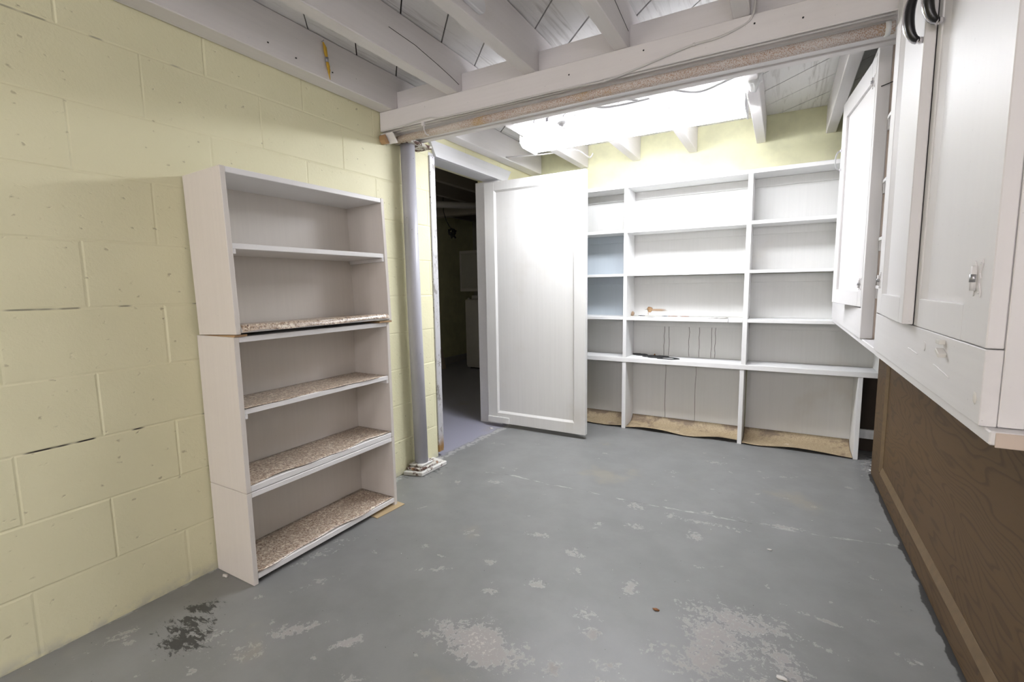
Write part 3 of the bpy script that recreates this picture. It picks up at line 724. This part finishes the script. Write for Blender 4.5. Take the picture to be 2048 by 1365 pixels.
# backing boards per bay and row
rows = [(1.45, 1.735), (1.14, 1.43), (.828, 1.12), (.532, .807), (0.0, .500)]
for bi, (x0, x1) in enumerate(((XL+.02, D1-.013), (D1+.013, D2-.014), (D2+.014, 2.13))):
    for ri, (z0, z1) in enumerate(rows):
        xx1 = x1
        if bi == 2 and ri == 3: xx1 = XE-.004
        if bi == 2 and ri == 4: xx1 = D3-.012
        mat = M_BLUEWHITE if bi == 0 and ri in (1, 2) else M_SHELFBACK
        b = wsp('back_panel', MB().box(x0, BKY-.004, z0+.001, xx1, BKY+.006, z1-.001, 0), mat)
        if ri < 4: wsp('back_cleat', MB().box(x0+.001, BKY-.014, z1-.055, xx1-.001, BKY-.0045, z1-.001, .001), M_BLUEWHITE if mat == M_BLUEWHITE else M_SHELFBACK)
        if bi == 1 and ri in (3, 4):      # grooves between boards
            for q in ((.30, .345, .53, .62, .73, .76) if ri == 3 else (.32, .60)):
                xq = x0 + (xx1-x0)*q
                wsp('board_gap', MB().tube([(xq+random.uniform(-.003, .003), BKY-.0045, z0+.004+(z1-z0-(.06 if ri == 3 else .01))*k/6) for k in range(7)], .0012, 5), M_DARK)
# warped tan liners along the floor
def old_liner(x0, x1, sd, lift=.012):
    rnd = random.Random(sd); p = [rnd.uniform(0, 6) for _ in range(6)]
    def f(u, v):
        x = x0+(x1-x0)*v; fy = FY+.004+.006*math.sin(x*9+p[0])+.004*math.sin(x*23+p[1])
        y = BKY-.006+(fy-(BKY-.006))*u
        bulge = max(0, math.sin(v*math.pi*1.2+p[2]))*0.5
        z = .010 + lift*(.5+.5*math.sin(x*13+p[2]))*(u**2) + .008*math.sin(x*7+p[3])*u*(1-u)*3 + (1-u)**6*.05 + .006*(1-u)
        return (x, y, z)
    wsp('shelf_liner', MB().sheet(f, 14, 60, .002), M_OLDLINER)
old_liner(XL+.022, D1-.017, 4); old_liner(D1+.015, D2-.021, 2, .018); old_liner(D2+.010, D3-.014, 9, .014)
# dark marks and stain on the middle bay
def mark(pts, r, mat, name='stain_mark'): wsp(name, MB().tube(pts, r, 6), mat)
def blotch(x, y, z, rx, ry, rz, sd, mat, name='stain_mark', amp=.35):
    wsp(name, MB().lump((x, y, z), 1, sd, 2, (rx, ry, rz), amp), mat)
rnd = random.Random(4)
for k, (cx_, cy_, rr) in enumerate(((.945, 3.545, .030), (1.00, 3.50, .034), (1.06, 3.47, .034), (1.15, 3.445, .052), (.905, 3.56, .022), (1.03, 3.52, .03), (1.10, 3.50, .03))):
    p = []
    for a in range(13):
        t = a*2*math.pi/12; q = 1+rnd.uniform(-.2, .2); p.append((cx_+rr*1.3*math.cos(t)*q, cy_+rr*.75*math.sin(t)*q, .5328))
    p[-1] = p[0]
    mark(p, .006 if k % 2 else .009, M_BLACKRUB)
for (x, z, rx, rz_) in ((.985, .880, .022, .016), (.985, .866, .016, .012), (1.03, .876, .07, .003), (1.04, .867, .065, .003), (.975, .850, .002, .016)):
    blotch(x, BKY-.0045, z, rx, .0012, rz_, x*10, M_BAREWOOD)
blotch(.874, 3.53, .845, .0015, .035, .018, 3, M_BAREWOOD)
for (x, rx) in ((.93, .03), (1.10, .02), (1.16, .03), (1.24, .035), (1.13, .012)):
    blotch(x, 3.565, .829, rx, .006, .002, x*7, M_RUSTLEAF if x > 1.12 else M_BLACKRUB)
for (x, rx) in ((.90, .03), (1.0, .05), (1.42, .06), (1.5, .03)):
    blotch(x, 3.45+.02*math.sin(x*9), .829, rx, .05, .003, x*5, M_CHIP, 'paint_flake', .5)
blotch(1.03, 3.57, .538, .006, .006, .006, 5, M_RUSTLEAF)
mark([(1.54, FY-.0022, .805), (1.541, FY-.0022, .828)], .0008, M_BLACKRUB)

# void under the counter shelf, right of the bays
tag(obj('brace_rail', MB().box(D3+.014, 3.565, .085, XR-.004, 3.583, .142), M_WHITE), 'short white brace rail in the dark gap right of the shelving', 'rail')
tag(obj('void_shade_sheet', MB().box(D3+.013, 3.586, .002, XR-.004, 3.598, .498, 0), M_DARK), 'near-black brown sheet painting the shade in the gap beneath the counter shelf', 'board')  # shade of the void painted as a near-black sheet over the wall
rr_ = thing('rubble_pile', (2.36, 3.25, 0), 'crumbled whitish debris on the floor behind the wood panelling end', 'debris'); 
for k in range(16): obj('crumb', MB().lump((2.325+random.uniform(-.03, .09), random.uniform(3.16, 3.42), .004), random.uniform(.004, .009), k, 1, (1.4, 1, .6), .4), M_PLASTER, rr_)

# ------------------------------------------------------------------ upper cabinets
def bow_pull(parent, x, y, z0, z1, proj=0.034, black=True, dirv=(0, 1), face=-1):
    """half-moon pull standing off a door whose face looks to -x"""
    zm, h = (z0+z1)/2, (z1-z0)/2
    pts, rad, pi_ = [], [], []
    for k in range(17):
        a = math.pi*k/16; pts.append((x-proj*math.sin(a)**.8 - .004, y, zm-h*math.cos(a))); rad.append((.0050+.0050*abs(math.sin(a))) if black else .0032)
    h_ = obj('handle', MB().tube(pts, .005, 10, radii=rad), M_CHROME if black else M_GREY, parent)
    if black:
        pp = [(p[0]+.0015, p[1]-.0050, p[2]) for p in pts[1:-1]]
        obj('inlay', MB().tube(pp, .004, 8, radii=[r*.95 for r in rad[1:-1]]), M_BLACK, h_)
        pp = [(p[0]+.0015, p[1]+.0050, p[2]) for p in pts[1:-1]]
        obj('inlay', MB().tube(pp, .004, 8, radii=[r*.95 for r in rad[1:-1]]), M_BLACK, h_)
    for zf in (z0, z1): obj('foot', MB().box(x-.009, y-.007, zf-.006, x+.001, y+.007, zf+.006, .003), M_CHROME, h_)
    return h_
def hinge(parent, x, y, z, s=1):
    near = [(-.004, -.014), (-.010, -.026), (-.021, -.029), (-.023, -.022), (-.013, -.008), (-.018, 0), (-.013, .008), (-.023, .022), (-.021, .029), (-.010, .026), (-.004, .018)]
    far = [(.004, -.018), (.009, -.028), (.016, -.026), (.011, -.012), (.011, .012), (.016, .024), (.010, .027), (.004, .018)]
    o = obj('hinge', MB().prism([(y+p*s, z+q*s) for p, q in near], 'x', x-.0018, x, .0004).prism([(y+p*s, z+q*s) for p, q in far], 'x', x-.0018, x, .0004).tube([(x-.0038, y, z-.019*s), (x-.0038, y, z+.019*s)], .0045*s, 10), M_CAB, parent)
    for q in (-.014, 0.014):
        obj('screw', MB().lump((x-.002, y-.017*s, z+q*1.55*s), .0022, 1, 1, (.5, 1, 1), 0), M_CAB, o)
    obj('pin', MB().tube([(x-.0045, y, z-.006*s), (x-.0045, y, z+.006*s)], .0050, 8), M_STEEL, o)
def panel_door(parent, x, y0, y1, z0, z1, th, ml, mr, mb_, mt, name='door', depth=.010):
    """framed door facing -x; face at x, margins ml (near y0) mr (near y1)"""
    d = MB()
    d.box(x, y0, z0, x+th, y0+ml, z1, .0015); d.box(x, y1-mr, z0, x+th, y1, z1, .0015)
    d.box(x, y0+ml, z0, x+th, y1-mr, z0+mb_, .0008); d.box(x, y0+ml, z1-mt, x+th, y1-mr, z1, .0008)
    o = obj(name, d, M_CAB, parent)
    obj('panel', MB().box(x+depth, y0+ml-.003, z0+mb_-.003, x+th-.002, y1-mr+.003, z1-mt+.003, 0), M_CAB, o)
    return o
CX = 2.10; CZ0, CZ1 = .845, 1.952; CT = .020
# ledge board under both cabinets
lb = obj('ledge_board', MB().box(CX+.006, .905, .824, XR-.003, FY-.012, .8445, .002), M_CABY)
obj('worn_end', MB().box(CX+.012, .9025, .822, XR-.003, .9048, .8435, .0008), M_PEACH, lb)
tag(lb, 'long white ledge board running beneath both wall cabinets', 'board')

# near cabinet
nc = thing('wall_cabinet', (2.3, 1.4, CZ0), 'large near white wall cabinet with two panelled doors and chrome bow handles', 'cabinet', 'white wall cabinets')
NY0, NY1 = .930, 1.862
obj('bottom_rail', MB().box(CX, NY0, CZ0, CX+CT, NY1, .9585, .001), M_CABY, nc)
obj('stile', MB().box(CX, NY1-.012, .9588, CX+CT, NY1, CZ1, .001), M_CAB, nc)
obj('side_panel', MB().box(CX+CT+.001, NY0+.006, CZ0, XR-.004, NY0+.020, CZ1, .001), M_CAB, nc)
obj('corner_stile', MB().box(CX+CT+.0005, NY0-.002, CZ0+.001, CX+CT+.028, NY0+.006, CZ1, .001).box(CX+CT+.0285, NY0+.0025, CZ0+.001, XR-.006, NY0+.0065, CZ0+.052, .0005), M_CAB, nc)
obj('side_panel', MB().box(CX+CT+.001, NY1-.018, CZ0, XR-.004, NY1, CZ1, .001), M_CAB, nc)
obj('bottom_panel', MB().box(CX+CT+.001, NY0+.02, CZ0, XR-.004, NY1-.018, CZ0+.015, .001), M_CAB, nc)
obj('top_panel', MB().box(CX+CT+.001, NY0+.02, CZ1-.015, XR-.004, NY1-.018, CZ1, .001), M_CAB, nc)
rd = panel_door(nc, CX, NY0+.001, 1.3695, .9600, CZ1-.004, CT, .115, .030, .060, .06)
obj('moulding', MB().prism([(CX+.001, 1.345), (CX+.010, 1.318), (CX+.010, 1.345)], 'z', 1.02, CZ1-.06, 0), M_CAB, rd)
bow_pull(rd, CX, 1.332, 1.585, 1.690, .024)
hinge(rd, CX, .992, 1.062)
hinge(rd, CX, .992, 1.80)
# left door stands slightly open: its own pivot is in the mesh (rotation about the far edge)
def rotated_door(parent, hx, hy, ang, build):
    """parts built around a hinge line at (hx,hy) and swung by ang about z"""
    before = set(COL.objects)
    d = build()
    new = [o for o in COL.objects if o not in before]
    R_ = Matrix.Rotation(ang, 4, 'Z'); base = ORG[parent.name]
    piv = Vector((hx, hy, 0)) - base
    T = Matrix.Translation(piv) @ R_ @ Matrix.Translation(-piv)
    for o in new:
        if o.type == 'MESH': o.data.transform(T)
    return d
def ldoor():
    d = panel_door(nc, CX, 1.3655, NY1-.013, .9620, CZ1-.004, CT, .052, .085, .060, .06)
    obj('moulding', MB().prism([(CX+.001, NY1-.098), (CX+.010, NY1-.115), (CX+.010, NY1-.098)], 'z', 1.022, CZ1-.064, 0), M_CAB, d)
    bow_pull(d, CX, 1.378, 1.572, 1.677, .024)
    hinge(d, CX, NY1-.034, 1.062, .85)
    return d
rotated_door(nc, CX, NY1-.013, math.radians(-2.6), ldoor)
obj('rail_hole_plug', MB().tube([(CX-.0015, 1.262, .925), (CX+.004, 1.262, .925)], .0095, 18), M_CABY, nc)
obj('catch', MB().box(CX-.010, 1.120, .944, CX, 1.143, .952, .001).box(CX-.012, 1.108, .925, CX, 1.132, .933, .001, Matrix.Rotation(math.radians(20), 3, 'X'), (CX, 1.12, .93)), M_CHIP, nc)
for ya, yb, za, zb in ((1.40, 1.31, .905, .902), (1.185, 1.085, .899, .890)):
    obj('paint_ridge', MB().tube([(CX-.0003, ya+(yb-ya)*k/8, za+(zb-za)*k/8+random.uniform(-.0006, .0006)) for k in range(9)], .0011, 5), M_CAB, nc)
obj('plaster_blob', MB().lump((CX, .952, .883), .006, 2, 2, (.5, 1, 1.6), .3), M_CHIP, nc)

# far cabinet
fc = thing('wall_cabinet', (2.3, 2.8, CZ0), 'farther white wall cabinet beyond the beam with its panelled door ajar', 'cabinet', 'white wall cabinets')
WY0, WY1 = 2.182, FY-.012
obj('bottom_rail', MB().box(CX, WY0, CZ0, CX+CT, WY1, .9585, .001), M_CABY, fc)
for ya, yb in ((WY0, WY0+.026), (2.755, 2.795), (WY1-.03, WY1)): obj('stile', MB().box(CX, ya, .9588, CX+CT, yb, CZ1, .001), M_CAB, fc)
obj('side_panel', MB().box(CX+CT+.001, WY0+.004, CZ0, XR-.004, WY0+.018, CZ1, .001), M_PEACH, fc)
obj('corner_stile', MB().box(CX+.0005, WY0-.002, CZ0+.002, CX+CT+.018, WY0+.0035, CZ1-.001, .001), M_CAB, fc)
obj('side_panel', MB().box(CX+CT+.001, WY1-.016, CZ0, XR-.004, WY1, CZ1, .001), M_CAB, fc)
obj('bottom_panel', MB().box(CX+CT+.001, WY0+.02, CZ0, XR-.004, WY1-.018, CZ0+.015, .001), M_CAB, fc)
obj('top_panel', MB().box(CX+CT+.001, WY0+.02, CZ1-.015, XR-.004, WY1-.018, CZ1, .001), M_CAB, fc)
obj('back_panel', MB().box(XR-.012, WY0+.02, CZ0+.016, XR-.004, WY1-.018, CZ1-.016, 0), M_CAB, fc)
def fdoor():
    d = panel_door(fc, CX-.001, 2.210, 2.735, .963, 1.862, CT, .055, .075, .060, .075)
    bow_pull(d, CX-.001, 2.712, 1.570, 1.655, .020, black=False)
    hinge(d, CX-.001, 2.238, 1.05, .8); hinge(d, CX-.001, 2.238, 1.78, .8)
    return d
rotated_door(fc, CX, 2.210, math.radians(5.6), fdoor)
panel_door(fc, CX-.001, 2.80, WY1-.032, .963, 1.862, CT, .055, .055, .060, .075)

# open shelf bay between cabinets
ob = thing('open_shelves', (2.3, 2.02, CZ0), 'narrow open shelf slot between the two wall cabinets', 'shelves')
for zz in (1.040, 1.212, 1.415, 1.632):
    obj('shelf', MB().box(2.135, NY1+.002, zz-.008, XR-.01, WY0-.004, zz+.004, .001), M_WHITE, ob)
    obj('cleat', MB().box(2.137, WY0-.020, zz-.044, 2.40, WY0-.0045, zz-.0085, .001), M_CAB, ob)
    obj('cleat', MB().box(2.142, NY1+.0015, zz-.044, 2.40, NY1+.015, zz-.0085, .001), M_CAB, ob)
obj('back_panel', MB().box(XR-.01, NY1+.002, CZ0+.01, XR-.004, WY0-.004, CZ1-.12, 0), M_CAB, ob)
tag(obj('nail', MB().tube([(2.112, 2.178, 1.742), (2.150, 2.150, 1.745)], .0018, 6), M_BLACKRUB), 'dark nail sticking out of the cabinet side above the open shelves', 'nail')

# ------------------------------------------------------------------ wood panelling below the cabinets
PX = 2.307
wp = thing('wood_panelling', (PX+.01, 1.8, 0), 'brown oak-grain panelling with a framed border beneath the wall cabinets', 'panelling')
PY0, PY1 = -1.6, 3.150
obj('panel', MB().box(PX+.010, PY0, .006, PX+.018, PY1-.004, .822, 0), M_OAK, wp)
obj('stile', MB().box(PX, 2.925, .006, PX+.0095, PY1, .822, .001), M_OAK, wp)
obj('bottom_rail', MB().box(PX, PY0, .006, PX+.0095, 2.925, .095, .001), M_OAK, wp)
obj('moulding', MB().prism([(PX-.002, .0955), (PX+.009, .128), (PX+.0098, .128), (PX+.0098, .0955)], 'y', PY0, 2.905, .0008).prism([(PX-.002, 2.924), (PX+.009, 2.898), (PX+.0098, 2.898), (PX+.0098, 2.924)], 'z', .098, .822, .0008), M_OAKLIGHT, wp)
obj('end_post', MB().box(PX+.019, PY1-.04, 0, PX+.055, PY1-.001, .822, .001), M_WHITE, wp)

# ------------------------------------------------------------------ next room through the doorway
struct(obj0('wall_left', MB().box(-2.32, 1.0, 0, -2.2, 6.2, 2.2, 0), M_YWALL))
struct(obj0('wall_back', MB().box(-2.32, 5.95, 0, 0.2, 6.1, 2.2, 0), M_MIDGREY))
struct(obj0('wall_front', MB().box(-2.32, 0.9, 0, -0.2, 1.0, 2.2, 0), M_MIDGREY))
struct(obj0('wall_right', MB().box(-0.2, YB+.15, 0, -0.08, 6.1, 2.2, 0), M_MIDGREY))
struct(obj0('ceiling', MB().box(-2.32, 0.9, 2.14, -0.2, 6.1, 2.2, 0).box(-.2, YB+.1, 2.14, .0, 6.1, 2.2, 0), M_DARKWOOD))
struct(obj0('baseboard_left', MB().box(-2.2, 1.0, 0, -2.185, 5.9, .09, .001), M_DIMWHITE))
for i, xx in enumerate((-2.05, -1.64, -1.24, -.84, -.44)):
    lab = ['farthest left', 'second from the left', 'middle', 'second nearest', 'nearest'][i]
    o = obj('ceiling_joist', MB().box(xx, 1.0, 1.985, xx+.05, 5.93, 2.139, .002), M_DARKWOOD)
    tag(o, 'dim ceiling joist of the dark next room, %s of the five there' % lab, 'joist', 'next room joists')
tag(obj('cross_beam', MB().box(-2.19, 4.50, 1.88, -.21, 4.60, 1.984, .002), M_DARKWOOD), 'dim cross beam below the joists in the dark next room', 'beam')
tag(obj('duct', MB().tube([(-1.9, 3.55, 1.93), (-.95, 4.35, 1.92)], .035, 12), M_DIMWHITE), 'dim round pipe slanting beneath the ceiling of the next room', 'pipe')
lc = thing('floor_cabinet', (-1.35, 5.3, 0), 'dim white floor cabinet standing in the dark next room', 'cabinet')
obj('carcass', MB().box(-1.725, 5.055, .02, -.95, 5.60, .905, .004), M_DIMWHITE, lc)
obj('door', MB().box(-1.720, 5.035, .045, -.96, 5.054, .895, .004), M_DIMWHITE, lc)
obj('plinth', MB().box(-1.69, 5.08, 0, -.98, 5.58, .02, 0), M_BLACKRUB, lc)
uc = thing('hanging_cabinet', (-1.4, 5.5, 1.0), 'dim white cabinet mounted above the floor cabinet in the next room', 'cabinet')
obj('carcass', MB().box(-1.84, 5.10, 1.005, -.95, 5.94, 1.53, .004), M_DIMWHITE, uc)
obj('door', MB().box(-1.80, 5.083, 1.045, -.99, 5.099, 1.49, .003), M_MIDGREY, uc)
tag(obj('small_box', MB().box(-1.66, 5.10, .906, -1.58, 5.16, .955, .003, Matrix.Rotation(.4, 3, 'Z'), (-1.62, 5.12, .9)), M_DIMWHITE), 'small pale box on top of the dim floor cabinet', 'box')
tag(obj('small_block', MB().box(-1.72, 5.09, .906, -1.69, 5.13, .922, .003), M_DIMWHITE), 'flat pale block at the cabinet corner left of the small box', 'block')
lb2 = obj('leaning_board', MB().prism([(4.86, .0), (4.92, .0), (4.84, .30), (4.80, .30)], 'x', -1.99, -1.97, .001), M_PEACH)
tag(lb2, 'pale board leaning just inside the doorway of the next room', 'board')
hc = thing('cord_bundle', (-1.35, 4.35, 1.5), 'black cord bundle hanging from the ceiling of the next room', 'cord')
obj('cord', MB().tube([(-1.46, 4.3, 2.139), (-1.46, 4.3, 1.90), (-1.44, 4.32, 1.80), (-1.41, 4.33, 1.74), (-1.37, 4.33, 1.70)], .005, 6), M_BLACKRUB, hc)
obj('coil', MB().tube([(-1.37+.03*math.cos(a*.7)+.012*math.sin(a*1.9), 4.33+.03*math.sin(a*.9), 1.655+.05*math.sin(a*.55)) for a in range(30)], .009, 6), M_BLACKRUB, hc)

# ------------------------------------------------------------------ scraps on the floor
for (x, y, r, mt_, lab) in ((1.526, 1.476, .007, M_RUSTLEAF, 'tiny rusty scrap lying in the middle of the grey floor'),
                           (1.840, 2.047, .006, M_CHIP, 'tiny white paint chip on the floor toward the wood panelling'),
                           (1.885, 1.36, .009, M_CHIP, 'white paint flake on the worn patch in the right foreground'),
                           (.075, .905, .010, M_CHIP, 'white paint flake at the near foot of the shelf boxes'),
                           (-.02, 2.93, .012, M_CHIP, 'small white block chip on the threshold beneath the open door')):
    o = obj('paint_flake' if mt_ is M_CHIP else 'rusty_scrap', MB().lump((x, y, .002), r, x*9, 2, (1.5, .8, .28), .4), mt_); tag(o, lab, 'debris')
